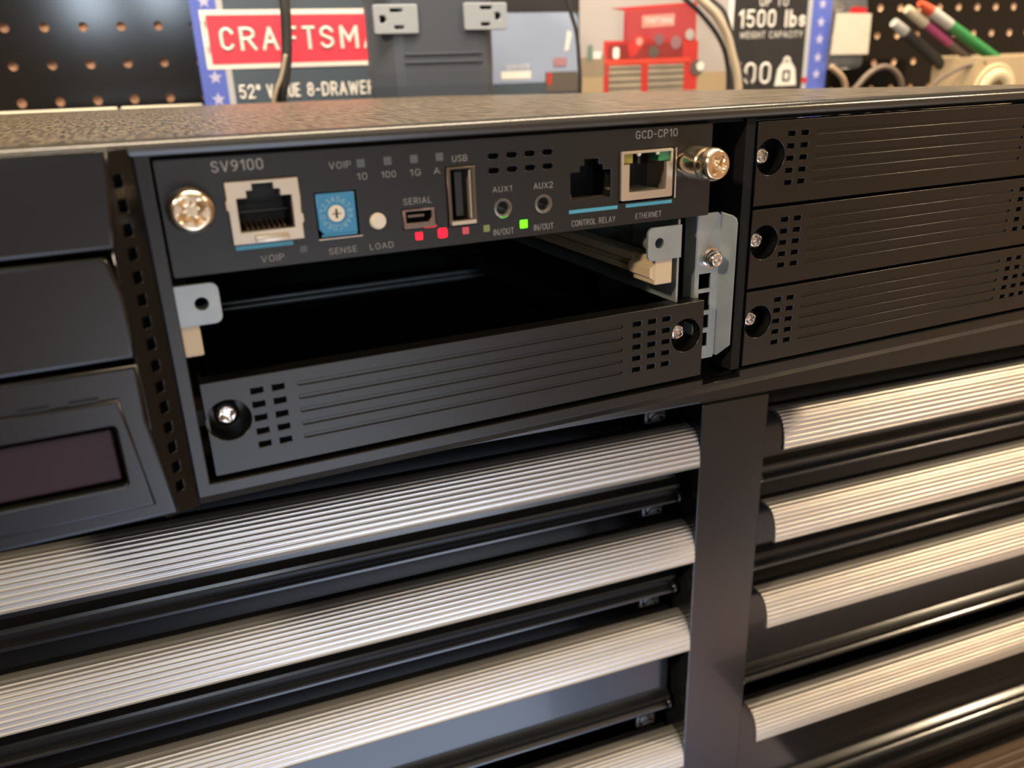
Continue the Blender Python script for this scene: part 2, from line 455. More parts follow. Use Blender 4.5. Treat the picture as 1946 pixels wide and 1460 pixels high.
BOT = [-80.7, -127.6, -175.2, -245.4]
LIP = [(-91.5, -101), (-138, -148), (-207, -215), (-290, -300)]
for side, (x0, x1) in enumerate(((-400, -11.4), (30, 500))):
    for k in range(4):
        zt = BOT[k]+16.0; l0, l1 = LIP[k]
        d = B()
        # pressed front: face, rolled lip at the bottom, dark step between
        prof = [(76.5, zt), (76.5, l0+1), (75.0, l0), (73.2, l0-.9), (72.7, l0-2.0), (73.3, l0-3.1), (74.6, l0-3.7), (75.4, l1+2.6),
                (74.0, l1+1.9), (73.0, l1+1.0), (73.0, l1), (75.0, l1-.8), (79, l1-.8), (79, zt)]
        d.prism(prof, x0, x1, 'x')
        d.box(x0, x0+2, 77, 112, l1, zt-.5); d.box(x1-2, x1, 77, 112, l1, zt-.5)
        xe = x1-6 if side == 0 else x0+6
        dr = d.build('drawer', M_chest, chest, CF, auto=True)
        h = B(); hx0, hx1 = (x0, -8.2) if side == 0 else (34.0, x1)
        h.prism(handle_profile(BOT[k]), hx0, hx1, 'x')
        h.build('drawer_handle', M_alu, dr, CF, auto=True)
        if side == 0:
            c = B(); cz = zt+8 if k else zt+5.5; cx = -23
            c.tube([(cx-3, 76, cz-2), (cx-3, 73.5, cz), (cx-1.5, 73, cz+1.6), (cx+1.5, 73, cz+1.6), (cx+3, 73.5, cz), (cx+3, 76, cz-2)], .55, 8)
            c.box(cx-5, cx+5, 75.6, 78, cz-3, cz+3.2, .3)
            c.build('slide_clip', M_recess, dr, CF, True)
        e = B(); ex = x1-.4 if side == 0 else x0+.4
        e.lathe([(1.9, -1), (2.6, -.3), (2.6, .6), (1.9, 1), (1.5, .4), (1.3, -.6)], (ex, 73.9, l1+2.2), 'x', 20)
        e.build('lip_end_ring', M_chest, dr, CF, True)

# ================================================================== RIBBED MAT under the chest
b = B()
b.box(-500, 620, 66, 470, -323, -318.1)
b.box(100, 620, -70, 70, -323, -320)
y = -68
while y < 62:
    b.prism([(y, -320.2), (y+.8, -318.6), (y+2.0, -318.2), (y+3.2, -318.6), (y+4.0, -320.2)], 101, 618, 'x')
    y += 5.2
# give the ribs their knurled bumps through the material
M_mat.node_tree.nodes['Principled BSDF'].inputs['Roughness'].default_value = .4
o = b.build('ribbed_mat', M_mat, None, CF)
tag(o, 'brown ribbed rubber mat below the tool chest at the bottom right', 'mat')

# ================================================================== PEGBOARD
def pegboard(x0, nx, z0, nz, pitch, label, core):
    root = empty('pegboard', (x0+nx*pitch/2, 437, z0-pitch/2), CF, label, 'pegboard', 'black pegboard panels')
    bb = B(); r = 2.9; n = 12
    bm = bb.bm
    for i in range(nx):
        for j in range(nz):
            cx = x0+(i+.5)*pitch; cz = z0+j*pitch
            h = pitch/2
            ring = []; outer = []; back = []
            for k in range(n):
                a = 2*math.pi*(k+.5)/n
                c, s_ = math.cos(a), math.sin(a)
                m_ = max(abs(c), abs(s_))
                ring.append(bm.verts.new((cx+r*c, 437, cz+r*s_)))
                ring2 = None
                outer.append(bm.verts.new((cx+h*c/m_, 437, cz+h*s_/m_)))
            cor = {}
            for k in range(n):
                k2 = (k+1) % n
                bm.faces.new((ring[k], ring[k2], outer[k2], outer[k]))
            # corners of the square
            for sx in (-1, 1):
                for sz in (-1, 1):
                    best = sorted(outer, key=lambda v: (v.co.x-(cx+sx*h))**2+(v.co.z-(cz+sz*h))**2)[:2]
                    cv = bm.verts.new((cx+sx*h, 437, cz+sz*h))
                    try: bm.faces.new((best[0], best[1], cv))
                    except ValueError: pass
    X1 = x0+nx*pitch; Z0 = z0-pitch/2; Z1 = z0+(nz-.5)*pitch
    bb.prism(rect(x0-.0, X1, Z0-2, Z0), 437, 442); bb.prism(rect(x0, X1, Z1, Z1+2), 437, 442)
    bmesh.ops.remove_doubles(bm, verts=bm.verts, dist=.01)
    bb.build('painted_face', M_peg, root, CF)
    # bored hardboard core showing inside the holes
    q = B(); bm = q.bm
    for i in range(nx):
        for j in range(nz):
            cx = x0+(i+.5)*pitch; cz = z0+j*pitch
            q.lathe([(2.9, 0), (2.6, 1.6), (0, 1.7)], (cx, 437.05, cz), 'y', 12)
    q.box(x0, X1, 439.5, 442, Z0, Z1)
    q.build('hardboard_core', core, root, CF)
    return root, X1
PB1, xe = pegboard(-440, 22, 69.8-22.7*2, 7, 22.7, 'black pegboard panel with soft lamp reflections, left of the printed carton', mat('brown_hardboard', (0.34, 0.20, 0.13), .8, vary=.25, bscale=1200))
PB2, _ = pegboard(xe+.5+11.6, 26, 75.9-22.75*3, 8, 22.75, 'black pegboard panel with tan dotted holes, right of the printed carton', mat('tan_hardboard', (0.80, 0.58, 0.40), .8, vary=.2, bscale=1200))
for a, c in ((-440, -236.0), (-233.6, -181.5)):
    b = B(); b.box(a, c, 430, 437, 57, 65.2, .8)
    b.build('edge_trim', M_trimc, PB1, CF)
b = B(); b.box(-460, 720, 446, 450, -40, 260)
o = b.build('wall_back', mat('dark_back_wall', (.03, .03, .03), .8), None, CF); tag(o, kind='structure')

# ================================================================== PRINTED CARTON
carton = empty('printed_carton', (77, 428, -16), CF,
               'printed carton with red CRAFTSMAN plate, starred borders and pictured red chest, against the pegboard', 'carton')
def pm(name, col, rough=.45): return mat('print_'+name, col, rough, vary=.06, bscale=40, vscale=12)
P_slate = pm('slate', (.075, .10, .13), .3)
P_black = pm('black', (.030, .030, .033), .35)
P_wall = pm('pinkish_grey', (.44, .41, .41))
P_tan = pm('tan', (.42, .32, .20))
P_blue = pm('star_blue', (.11, .16, .62))
P_lav = pm('star_lavender', (.55, .55, .80))
P_white = pm('white', (.86, .84, .80))
P_red = pm('plate_red', (.82, .055, .095))
P_cred = pm('chest_red', (.55, .04, .035))
P_cred2 = pm('lid_red', (.42, .055, .065))
P_cred3 = pm('deep_red', (.26, .03, .03))
P_bgrey = pm('blue_grey', (.33, .40, .56), .3)
P_grey = pm('drawer_grey', (.36, .31, .24))
P_dgrey = pm('shadow_grey', (.12, .10, .085))
P_pink = pm('pale_pink', (.62, .30, .27))
b = B(); b.box(-180, 334.3, 420, 436, -16, 190, .4); b.build('carton_box', P_slate, carton, CF)
def pp(name, poly, m, lay=1, par=carton):
    bb = B(); y1 = 420-.12*lay
    bb.plate(poly, [], y1, .1)
    return bb.build(name, m, par, CF)
# big printed fields
pp('photo_panel', rect(99, 236, -10, 189), P_wall)
pp('photo_panel', rect(99, 236, -10, 73.5), P_tan, 2)
pp('photo_panel', [(99, 73.2), (121, 73.2), (121, 88.5), (99, 86.8)], pm('shadow_tan', (.30, .235, .17)), 3)
pp('text_panel', rect(237.6, 309, -10, 189), P_black)
pp('white_rule', rect(231.5, 236.5, 95, 189), P_white, 3)
bp = pp('sheen_panel', rrect(20, 97.5, 70.5, 119.5, 6), P_bgrey, 1)
pp('dark_band', rect(20, 99, 119.8, 189), P_black, 2)
pp('caption_strip', rect(34, 58, 73.5, 79), P_white, 3)
text('caption_text', 'SERVICE', 38, 57, 80, 83.5, 419.5, P_white, carton, CF, .2)
pp('light_streak', [(86.2, 92), (89.6, 93), (92.2, 105), (88.8, 107)], P_white, 3)
pp('picture_detail', rect(70, 97, 63, 77.5), P_dgrey, 3)
pp('picture_detail', rect(71.5, 75, 68.5, 77), P_cred, 4)
pp('picture_detail', rect(77, 88, 81.5, 87.5), pm('faint_red', (.42, .22, .25)), 4)
pp('picture_detail', [(105, 84), (109.5, 84), (110, 96), (106, 96)], pm('dull_green', (.16, .24, .19)), 4)
pp('picture_detail', rect(110.5, 117, 86, 91), P_white, 4)
# borders with stars
def star(cx, cz, r, w=1.0):
    return [(cx+w*(r if k % 2 == 0 else r*.42)*math.sin(math.pi*k/5), cz+(r if k % 2 == 0 else r*.42)*math.cos(math.pi*k/5)) for k in range(10)]
for x0, x1, r0, r1, zs in ((-180, -163.5, -163.5, -159.5, (54, 67.5, 81.5, 99, 115, 128.5, 142, 156, 170)), (314, 334, 309.5, 314, (64.8-12, 68, 81.5, 96, 109.5, 123.5, 137, 151, 165))):
    s_ = pp('star_border', rect(x0, x1, -12, 189), P_blue, 2)
    pp('border_rule', rect(r0, r1, -12, 189), pm('pale_grey', (.50, .52, .55)), 2)
    for z in zs:
        pp('printed_star', star((x0+x1)/2+(.0 if x0 > 0 else 1), z, 4.6), P_lav, 4, s_)
    z = 40
pp('printed_star', [(308, 62), (315, 61.5), (314, 66), (309, 66)], P_cred, 5)
# logo plate
lp = pp('logo_plate', rect(-174.8, -34, 86.6, 123.2), P_white, 4)
pp('plate_field', rect(-171.0, -38, 89.8, 120.0), P_red, 6, lp)
for ch, x0, x1 in (('C', -164.5, -155.5), ('R', -151.6, -140.8), ('A', -137.2, -126.3), ('F', -122.0, -113.5), ('T', -110.0, -101.0), ('S', -98.4, -88.6), ('M', -84.5, -71.5), ('A', -68, -57.5), ('N', -54, -43.5)):
    text('logo_letter', ch, x0, x1, 97.6, 112.6, 418.9, P_white, lp, CF, .42, .2)
for wd, x0, x1 in (('52"', -156.8, -142.5), ('VALUE', -138.5, -115.5), ('8-DRAWER', -111.0, -63.0)):
    text('carton_lettering', wd, x0, x1, 66.9, 76.3, 419.6, P_white, carton, CF, .38, .1)
text('carton_lettering', 'UP TO', 261, 289, 122.2, 129, 419.6, P_white, carton, CF, .4, .1)
text('carton_lettering', '1500 lbs', 241.5, 308, 105.8, 119.8, 419.6, P_white, carton, CF, .45, .1)
text('carton_lettering', 'WEIGHT CAPACITY', 243.5, 306, 98.0, 103.2, 419.6, P_white, carton, CF, .25, .1)
text('carton_lettering', '100', 239.5, 277, 61.5, 79.5, 419.6, P_white, carton, CF, .35, .1)
b = B(); b.plate([(281.5, 60), (303.5, 60), (301.5, 73), (297.5, 78.2), (287.5, 78.2), (283.5, 73)], [rrect(288.5, 297, 63, 72.5, 1.5)], 419.7, .1)
b.plate(circ(292.4, 79.6, 3.9, 20), [circ(292.4, 79.8, 1.5, 14)], 419.7, .1)
b.plate(rrect(291, 294.8, 65, 70.5, 1), [], 419.7, .1)
b.build('weight_symbol', P_white, carton, CF)
# the red chest in the picture
ch_ = pp('pictured_chest', [(119.5, 60), (204.5, 60), (204.5, 97.5), (202.0, 97.5), (201.5, 126), (126, 121.8), (137, 120.3), (136.5, 98.5), (119.5, 98.8)], P_cred, 3)
pp('pictured_lid', [(137.5, 98), (201, 99), (200.8, 124.6), (137.5, 120.0)], P_cred2, 5, ch_)
pp('pictured_plate', [(152.4, 107.5), (181.5, 108.7), (181.5, 117.6), (152.4, 116.4)], P_pink, 6, ch_)
text('pictured_plate_text', 'CRAFTSMAN', 155, 179.5, 110.5, 114.5, 419.1, P_white, ch_, CF, .2, .05)
pp('pictured_tray', [(123, 85), (190, 86), (190, 97), (123, 95.8)], P_cred3, 5, ch_)
pp('pictured_tray_content', rrect(127.5, 133.0, 85.5, 94.0, 2), P_white, 6, ch_)
pp('pictured_tray_content', [(146, 86), (151, 92), (160, 101), (150, 103), (140, 95), (142, 86)], P_cred, 6, ch_)
pp('pictured_tray_content', circ(150.5, 97.8, 3.0, 16), P_pink, 7, ch_)
pp('pictured_tray_content', circ(163.5, 89.8, 4.6, 18), P_dgrey, 7, ch_)
pp('pictured_tray_content', circ(168, 99, 4.3, 18), pm('dull_purple', (.22, .11, .14)), 7, ch_)
pp('pictured_tray_content', circ(183.5, 96.5, 5.0, 18), pm('dull_mauve', (.30, .16, .18)), 7, ch_)
pp('pictured_tray_content', circ(196, 102, 4.2, 16), P_wall, 7, ch_)
pp('pictured_tray_edge', rect(120, 198, 81.2, 85), pm('bright_red', (.66, .07, .045)), 6, ch_)
pp('pictured_wheel', circ(203.5, 77, 6, 20), P_dgrey, 7, ch_)
pp('pictured_wheel', circ(207, 78, 3.6, 20), P_white, 8, ch_)
for x0, x1 in ((124, 152.5), (159, 191.5)):
    pp('pictured_drawers', rect(x0, x1, 60, 80.3), P_grey, 6, ch_)
    for z in (78.2, 73.6, 68.6, 63.6):
        pp('pictured_drawer_shadow', rect(x0, x1, z-1.1, z+.6), P_dgrey, 7, ch_)

# ================================================================== SURGE PROTECTOR
tap = empty('surge_protector', (-40, 350, -16), CF,
            'dark grey surge protector tower with two pale grey outlets, standing behind the telephone unit', 'surge protector')
M_tap = mat('charcoal_tap_plastic', (.075, .088, .115), .36, bump=.1, bscale=900, bdist=.0001)
b = B()
prof = [(-80, 345), (-80, 338), (-66, 331), (-60, 330), (-12, 330), (-6, 331), (-1, 336), (2.4, 345), (2.4, 376), (-74, 376)]
rows = []
for z, s in ((-16, .93), (60, .95), (66, .97), (72, .99), (80, 1), (150, 1), (156, .985), (160, .93)):
    rows.append([b.bm.verts.new((-40+(p[0]+40)*s, 353+(p[1]-353)*s, z)) for p in prof])
for A, C in zip(rows, rows[1:]):
    for k in range(len(prof)):
        k2 = (k+1) % len(prof); b.bm.faces.new((A[k], A[k2], C[k2], C[k]))
b.bm.faces.new(rows[0][::-1]); b.bm.faces.new(rows[-1])
b.build('tower_body', M_tap, tap, CF)
for z in (85.6, 90.3):
    b = B(); b.box(-60, -10, 329.2, 331, z-.55, z+.55, .3); b.build('raised_rib', M_tap, tap, CF)
M_outlet = mat('grey_outlet_plastic', (.34, .38, .44), .4)
def outlet(x0, x1, z0, z1, flip):
    b = B()
    cx = (x0+x1)/2; cz = (z0+z1)/2; s = -1 if flip else 1
    holes = [rect(cx+s*0-3.6, cx+s*0+4.2, cz+3.8, cz+5.9), rect(cx-2.4+s, cx+4.6-1+s, cz-5.6, cz-3.5)]
    gx = cx-s*8.0
    holes.append([(gx-2, cz-2.1), (gx+1, cz-2.1), (gx+2.2, cz), (gx+1, cz+2.1), (gx-2, cz+2.1)])
    b.plate(rrect(x0, x1, z0, z1, 1.2), holes, 327.6, 3.2, .4)
    o = b.build('outlet_face', M_outlet, tap, CF)
    b = B(); b.box(x0+1, x1-1, 330.3, 331.2, z0+1, z1-1)
    b.build('outlet_cavity', M_dark, o, CF)
outlet(-77.5, -50.3, 102, 118.3, False)
outlet(-20.8, 7.3, 103.4, 119, True)
outlet(-77.5, -50.3, 128, 144.3, False)
outlet(-20.8, 7.3, 129.4, 145, True)

# ================================================================== CORDS
M_rub = mat('black_cord_rubber', (.035, .035, .036), .35)
M_tancord = mat('tan_cord', (.36, .29, .21), .45)
M_whitecord = mat('ivory_cord', (.55, .46, .34), .4)
def cord(name, pts, r, m, label, group=None, cat='cord'):
    b = B(); b.tube(pts, r, 12)
    return tag(b.build(name, m, None, CF, True), label, cat, group)
cord('power_cord', [(-126, 372, 175), (-127.5, 335, 150), (-128, 330, 121), (-129, 330, 105), (-130.3, 330, 93), (-133, 330, 80), (-136.8, 331, 67), (-142, 340, 30), (-150, 350, -12.9)], 3.1, M_rub,
     'thick black power cord hanging in front of the red CRAFTSMAN plate')
cord('power_cord', [(-131.5, 326.5, 92), (-135.5, 326, 80), (-141.5, 326, 67), (-152, 330, 30), (-160, 335, -14.9)], 1.2, M_tancord,
     'thin tan wire at the foot of the thick black cord')
cord('power_cord', [(44, 332, 150), (49.7, 330, 120.3), (55.9, 330, 101.5), (57.9, 330, 82), (58.4, 330, 66), (58, 335, 20), (50, 345, -14.7)], 1.3, M_rub,
     'thin black wire hanging between the surge protector and the pictured red chest')
cord('cable', [(160, 400, 140), (175.1, 392, 124.8), (185.1, 390, 116.8), (200.5, 390, 102.5), (208.4, 390, 91.4), (213.3, 391, 80.5), (217, 393, 66), (219, 395, 20), (222, 395, -14.2)], 1.8, M_rub,
     'black cable sagging across the right side of the pictured red chest')
cord('cable', [(170, 395, 140), (181.9, 386, 125.8), (197.0, 385, 113.7), (207.8, 385, 99.8), (213.4, 385, 86.2), (221.0, 385, 63.5), (226, 388, 20), (228, 390, -12.9)], 3.1, M_whitecord,
     'thick ivory cable between two black cables in front of the carton')
cord('cable', [(186, 396, 137), (196.3, 391, 125.7), (207.6, 390, 116.6), (214.8, 390, 102.3), (219.4, 390, 86), (225.2, 388, 73.6), (234, 386, 60), (240, 390, 20), (242, 392, -14.5)], 1.5, M_rub,
     'black cable curving beside the white 1500 lbs lettering')
M_gcord = mat('grey_brown_cord', (.20, .15, .115), .45)
cord('cable', [(298, 352, -13.8), (303, 352, 45), (310, 350, 61), (324, 350, 71), (338, 350, 71.5), (351, 350, 61), (357, 352, 40), (360, 352, -13.8)], 2.2, M_gcord,
     'grey-brown cable looped low under the white-labelled bottle')
cord('cable', [(371, 345, -13.8), (373, 345, 40), (380, 343, 58.5), (391, 340, 66), (402, 337, 70.5), (416, 330.5, 73)], 1.7, M_gcord,
     'grey-brown cable arching up to the beige pen holder')
cord('cable', [(333.5, 414, 74), (339, 413.5, 70.5), (345, 413, 66), (349, 413, 61), (352, 414, 50), (354, 416, -13.6)], 2.4, mat('peach_cord', (.50, .36, .24), .4),
     'peach-coloured cable running down from the bottom of the clear bottle')

# ================================================================== BOTTLE
bot = empty('bottle', (352, 422, 71), CF, 'small clear bottle with blank white label and red collar, hanging on the pegboard', 'bottle')
M_clear = mat('clear_plastic', (.85, .9, .95), .08, trans=.9, ior=1.3)
b = B()
rows = []
for z, w, d in ((71.5, 13, 5), (72.5, 17.5, 7.5), (76, 18.8, 8.5), (120, 18.8, 8.5), (128, 17.5, 8), (136, 12, 6.5), (140, 9, 6)):
    rows.append([b.bm.verts.new((353.5+w*math.copysign(abs(math.cos(a))**.5, math.cos(a)), 424+d*math.copysign(abs(math.sin(a))**.7, math.sin(a)), z)) for a in [2*math.pi*(k+.5)/28 for k in range(28)]])
for A, C in zip(rows, rows[1:]):
    for k in range(28): b.bm.faces.new((A[k], A[(k+1) % 28], C[(k+1) % 28], C[k]))
b.bm.faces.new(rows[0][::-1]); b.bm.faces.new(rows[-1])
b.build('bottle_shell', M_clear, bot, CF, True)
b = B(); b.prism([(333.0, 83.5), (372.8, 83.0), (371.9, 115.4), (335.0, 116.2)], 414.2, 415.0); b.build('label', mat('blank_label', (.72, .66, .56), .5, vary=.05), bot, CF)
b = B(); b.prism([(348, 115), (369, 115), (366, 120.5), (351, 121)], 415.2, 416.2); b.build('red_collar', mat('red_plastic', (.55, .02, .03), .4), bot, CF)
b = B(); b.tube([(353.5, 424, 138), (353.5, 424, 150), (353.5, 430, 155), (353.5, 437.5, 154)], 1.4, 8); b.build('peg_hook', M_zinc, bot, CF, True)

# ================================================================== PEN HOLDER with markers
M_box = mat('beige_box_plastic', (.60, .46, .28), .4)
holder = empty('pen_holder', (452, 352, -16), CF, 'beige plastic pen holder with a cream ring on its front, behind the telephone unit', 'pen holder')
b = B()
b.box(408, 500, 330, 332.5, -16, 77.3, .6); b.box(408, 500, 372, 374.5, -16, 79, .6)
b.box(406.5, 409, 330, 374.5, -16, 77.3, .6); b.box(498, 500.5, 330, 374.5, -16, 79, .6); b.box(408, 500, 331, 374, -16, -13)
b.build('holder_box', M_box, holder, CF)
b = B(); n = 40
for (R_, r_, y0) in ((21.5, 1.6, 328.6), (14.5, 5.0, 327.0)):
    rings = []
    for k in range(n):
        a = 2*math.pi*k/n
        rings.append([b.bm.verts.new((428+(R_+r_*math.cos(q))*math.cos(a), y0+r_*.6*math.sin(q), 49+(R_+r_*math.cos(q))*math.sin(a))) for q in [2*math.pi*j/10 for j in range(10)]])
    for k in range(n):
        A, C = rings[k], rings[(k+1) % n]
        for j in range(10): b.bm.faces.new((A[j], A[(j+1) % 10], C[(j+1) % 10], C[j]))
b.build('cream_ring', mat('cream_ring_plastic', (.80, .68, .44), .4), holder, CF, True)
def pen(name, A, C, r, segs, label, cat):
    """A tip end, C lower end inside the holder; segs = [(t0,t1,r scale0, scale1, material, part name)]"""
    A, C = Vector(A), Vector(C)
    root = empty(name, tuple(C), CF, label, cat)
    d = C-A; L = d.length
    q = Vector((0, 0, 1)).rotation_difference(d.normalized()).to_matrix().to_4x4()
    T = Matrix.Translation(A) @ q
    for t0, t1, s0, s1, m, pn in segs:
        bb = B(); bb.lathe([(0, t0*L), (r*s0, t0*L), (r*(s0+s1)/2*1.03, (t0+t1)/2*L), (r*s1, t1*L), (0, t1*L)], (0, 0, 0), 'z', 16)
        bb.bm.transform(T)
        bb.build(pn, m, root, CF, auto=True)
M_green = mat('green_marker', (.055, .33, .10), .35)
pen('marker', (359.5, 350, 118.5), (486, 352, 58), 4.3, [(0, .10, .6, .95, mat('orange_tip', (.75, .11, .04), .4), 'marker_tip'), (.10, .27, .98, 1.0, mat('white_grip', (.68, .64, .58), .4), 'marker_collar'), (.27, 1, 1, 1, M_green, 'marker_barrel')],
    'green marker with white collar and orange tip leaning out of the beige pen holder', 'marker')
pen('marker', (352.5, 355, 114.5), (470, 355, 52), 4.2, [(0, .17, .8, 1, mat('cream_cap', (.72, .62, .44), .4), 'marker_cap'), (.17, .42, .75, .7, mat('pink_barrel', (.62, .10, .26), .4), 'marker_barrel'), (.42, 1, .7, .6, M_gcord, 'marker_handle')],
    'pink marker with cream cap leaning beside the green marker', 'marker')
pen('marker', (351.5, 366, 105.5), (456, 366.5, 44), 4.2, [(0, .12, .85, 1, mat('silver_white_cap', (.62, .60, .56), .3), 'marker_cap'), (.12, 1, 1.05, 1.0, mat('smoky_black_barrel', (.05, .048, .045), .3), 'marker_barrel')],
    'thick black marker with silvery white cap, lowest of those in the beige pen holder', 'marker')

# ================================================================== TELEPHONE UNIT (chassis)
ph = empty('telephone_unit', (90, 150, -16), WF,
           'black rack-mounted telephone system unit with one open card slot, sitting on the tool chest', 'telephone system unit')
# top cover: back edge slants forward to the right
b = B()
back = [(-97, 321), (-60, 322), (50, 312), (102, 306), (166, 290), (207, 214), (249, 158), (274, 113), (288, 69), (311, 34), (316, 4)]
def byk(x):
    for (xa, ya), (xb, yb) in zip(back, back[1:]):
        if x <= xb: return ya+(yb-ya)*(x-xa)/(xb-xa)
    return back[-1][1]
xs = [-97+i*413/60 for i in range(61)]
rows = []
for x in xs:
    yb = byk(x)
    prof = [(-1.0, 63.6), (-1.4, 64.4), (-1.3, 65.3), (-.6, 66.1), (.6, 66.55), (2.5, 66.6), (3.5, 66.35)]
    N = 14
    for k in range(1, N+1):
        t = k/N; y = 3.5+(yb-3.5)*t
        prof.append((y, 66.4+.25*math.sin(math.pi*min(1, t*1.2))*0))
    prof += [(yb, 64.2), (1.5, 63.6)]
    rows.append([b.bm.verts.new((x, p[0], p[1])) for p in prof])
for A, C in zip(rows, rows[1:]):
    for k in range(len(A)):
        k2 = (k+1) % len(A); b.bm.faces.new((A[k], A[k2], C[k2], C[k]))
b.bm.faces.new(rows[0]); b.bm.faces.new(rows[-1][::-1])
o = b.build('top_cover', M_top, ph, auto=True)
o.data.materials.append(mat('smooth_black_lip', (0.030, 0.027, 0.023), .24, spec=.7, bump=.15, bscale=350))
for p in o.data.polygons:
    if p.center.y*1000+150 < 3.4 and p.center.z*1000-16 > 60: p.material_index = 1
# shell
b = B()
b.box(-97, 307, 8, 335, -16, -13)
b.box(-97, -95, 0, 320, -16, 63); b.box(305, 307, 2, 30, -16, 63); b.box(305, 307, 30, 335, -16, 48)
b.box(-97, 307, 332, 335, -14, 48)
b.box(150, 306, 34, 333, 45, 48)
b.build('shell', M_frame, ph)
b = B()
b.box(0, 2.0, 2, 200, -13, 63)
b.box(-10, 306, 200, 202, -13, 62)
b.box(157.0, 160.2, .5, 200, -9.8, 63)
b.box(0, 306, 2, 200, 62.2, 63.2); b.box(0, 306, 3.4, 28, 62.2, 64.6)
b.box(2, 306, 3, 200, -13.2, -12.2)
b.build('inner_liner', M_dark, ph)
# front frame
fo = [(3.5, -13.4), (307, -13.4), (307, 65.0), (3.5, 65.0)]
hole = [(6.4, -10.3), (145.9, -10.3), (145.9, -12.0), (159.6, -12.0), (159.6, -10.0), (299.8, -10.0), (299.8, 63.3), (6.4, 63.3)]
b = B(); b.plate(fo, [hole], -.9, 4.5, .25, 2)
b.prism([(-.7, -13.3), (1.4, -15.9), (6, -15.9), (6, -13.3)], 3.0, 307, 'x')
b.build('front_frame', M_frame, ph)
# vent strip between the covers and the frame
a = Vector((-3.2, -7.4, 0)); c = Vector((3.2, -1.0, 0)); dd = (c-a); Ls = dd.length; ux = dd.normalized()
T = Matrix(((ux.x, -ux.y, 0, a.x), (ux.y, ux.x, 0, a.y), (0, 0, 1, 0), (0, 0, 0, 1)))
T2 = Matrix(((ux.x, ux.y*-1, 0, a.x), (ux.y, ux.x, 0, a.y), (0, 0, 1, 0), (0, 0, 0, 1)))
holes = []
for k in range(15):
    z = 59.3-k*4.78; holes.append(rrect(Ls*.40, Ls*.40+2.3, z-1.25, z+1.25, .3, 2))
b = B(); b.plate([(0, -13), (Ls, -15), (Ls, 65.2), (0, 65.2)], holes, 0, 1.2, .15, 1, T2)
b.build('vent_strip', M_cover, ph)
b = B(); b.box(3.15, 3.55, -.6, 5, -15, 65); b.box(-6, 3, 0, 3, -13, 64); b.build('vent_backing', M_dark, ph)
# left covers
def cover(name, zs, edge, y=-8.2):
    bb = B()
    pts = [(-96, zs[0])]+edge+[(-96, zs[1])]
    bb.plate(pts, [], y, 7.5, .9, 3)
    return bb.build(name, M_cover, ph)
cover('upper_cover', (46.8, 65.6), [(-2.6, 46.8), (-2.0, 52), (-1.0, 60), (-.7, 65.6)])
cover('middle_cover', (24.4, 45.7), [(-3.2, 24.4), (-2.7, 33), (-2.8, 38), (-4.2, 44.3), (-5.0, 45.7)])
b = B()
lower = [(-96, -12.2), (-1.0, -12.2), (-3.5, 11), (-3.2, 23.2), (-96, 23.2)]
b.plate(lower, [rrect(-62, -9.7, -2.6, 11.0, .8)], -8.2, 7.5, .8, 3)
b.plate([(-64, -8.6), (-5.2, -8.6), (-8.0, 16.6), (-64, 16.6)], [rrect(-62, -9.7, -2.6, 11.0, .8)], -9.1, 1.2, .5, 2)
for k in range(6):
    b.box(-62+k*9, -56.5+k*9, -8.9, -8.0, 16.9, 17.4)
lc = b.build('lower_cover', M_cover, ph)
b = B(); b.box(-61.5, -10.6, -7.6, -3, -1.7, 10.0, .4); b.build('display_window', M_window, lc)
b = B(); b.box(-63, -8, -2.6, -1, -5, 14); b.box(-96, 0, -1, 0, -12, 64); b.build('cover_backing', M_dark, ph)
# galvanised divider bracket
b = B()
Y = 3.2
bx = [(144.5, -5.4), (151.9, -5.4), (152.4, -4.2), (152.4, 37.0), (151.4, 38.0), (144.5, 38.0)]
b.plate(bx, [rect(145.7, 149.9, 16.2, 20.7), rect(145.8, 149.9, 9.6, 15.0), rect(146.0, 149.8, 4.2, 8.2), rect(146.0, 149.6, -1.4, 2.7)], Y, .8, .1, 1)
b.plate([(0, -4), (5.5, -4), (5.5, 38.3), (0, 38.3)], [], 0, .6, .1, 1, Matrix(((0, -1, 0, 144.9), (1, 0, 0, Y+.2), (0, 0, 1, 0), (0, 0, 0, 1))))
# flange coming forward on the right
ux2 = Vector((.60, -.80)).normalized()
b.plate([(0, -4.8), (1.2, -4.8), (4.9, -1.2), (5.0, 35.0), (4.6, 36.2), (3.6, 37.0), (0, 38.0)], [], 0, .6, .15, 1, Matrix(((ux2.x, -ux2.y, 0, 152.2), (ux2.y, ux2.x, 0, Y+.2), (0, 0, 1, 0), (0, 0, 0, 1))))
br = b.build('divider_bracket', M_galv, ph, auto=True)
b = B(); b.lathe([(0, -1.0), (3.0, -1.0), (3.0, 0), (0, 0)], (148.9, Y, 25.3), 'y', 32)
b.lathe([(2.5, -1.7), (2.5, -1.0)], (148.9, Y, 25.3), 'y', 32)
screw_head(b, 148.9, 25.2, Y-3.9, 2.3, 2.2, .5)
b.build('bracket_screw', M_zinc, br, auto=True)
b = B(); b.box(146.0, 160, 60, 61, -12, 62)
b.build('bay_gap_backing', M_dark, ph)
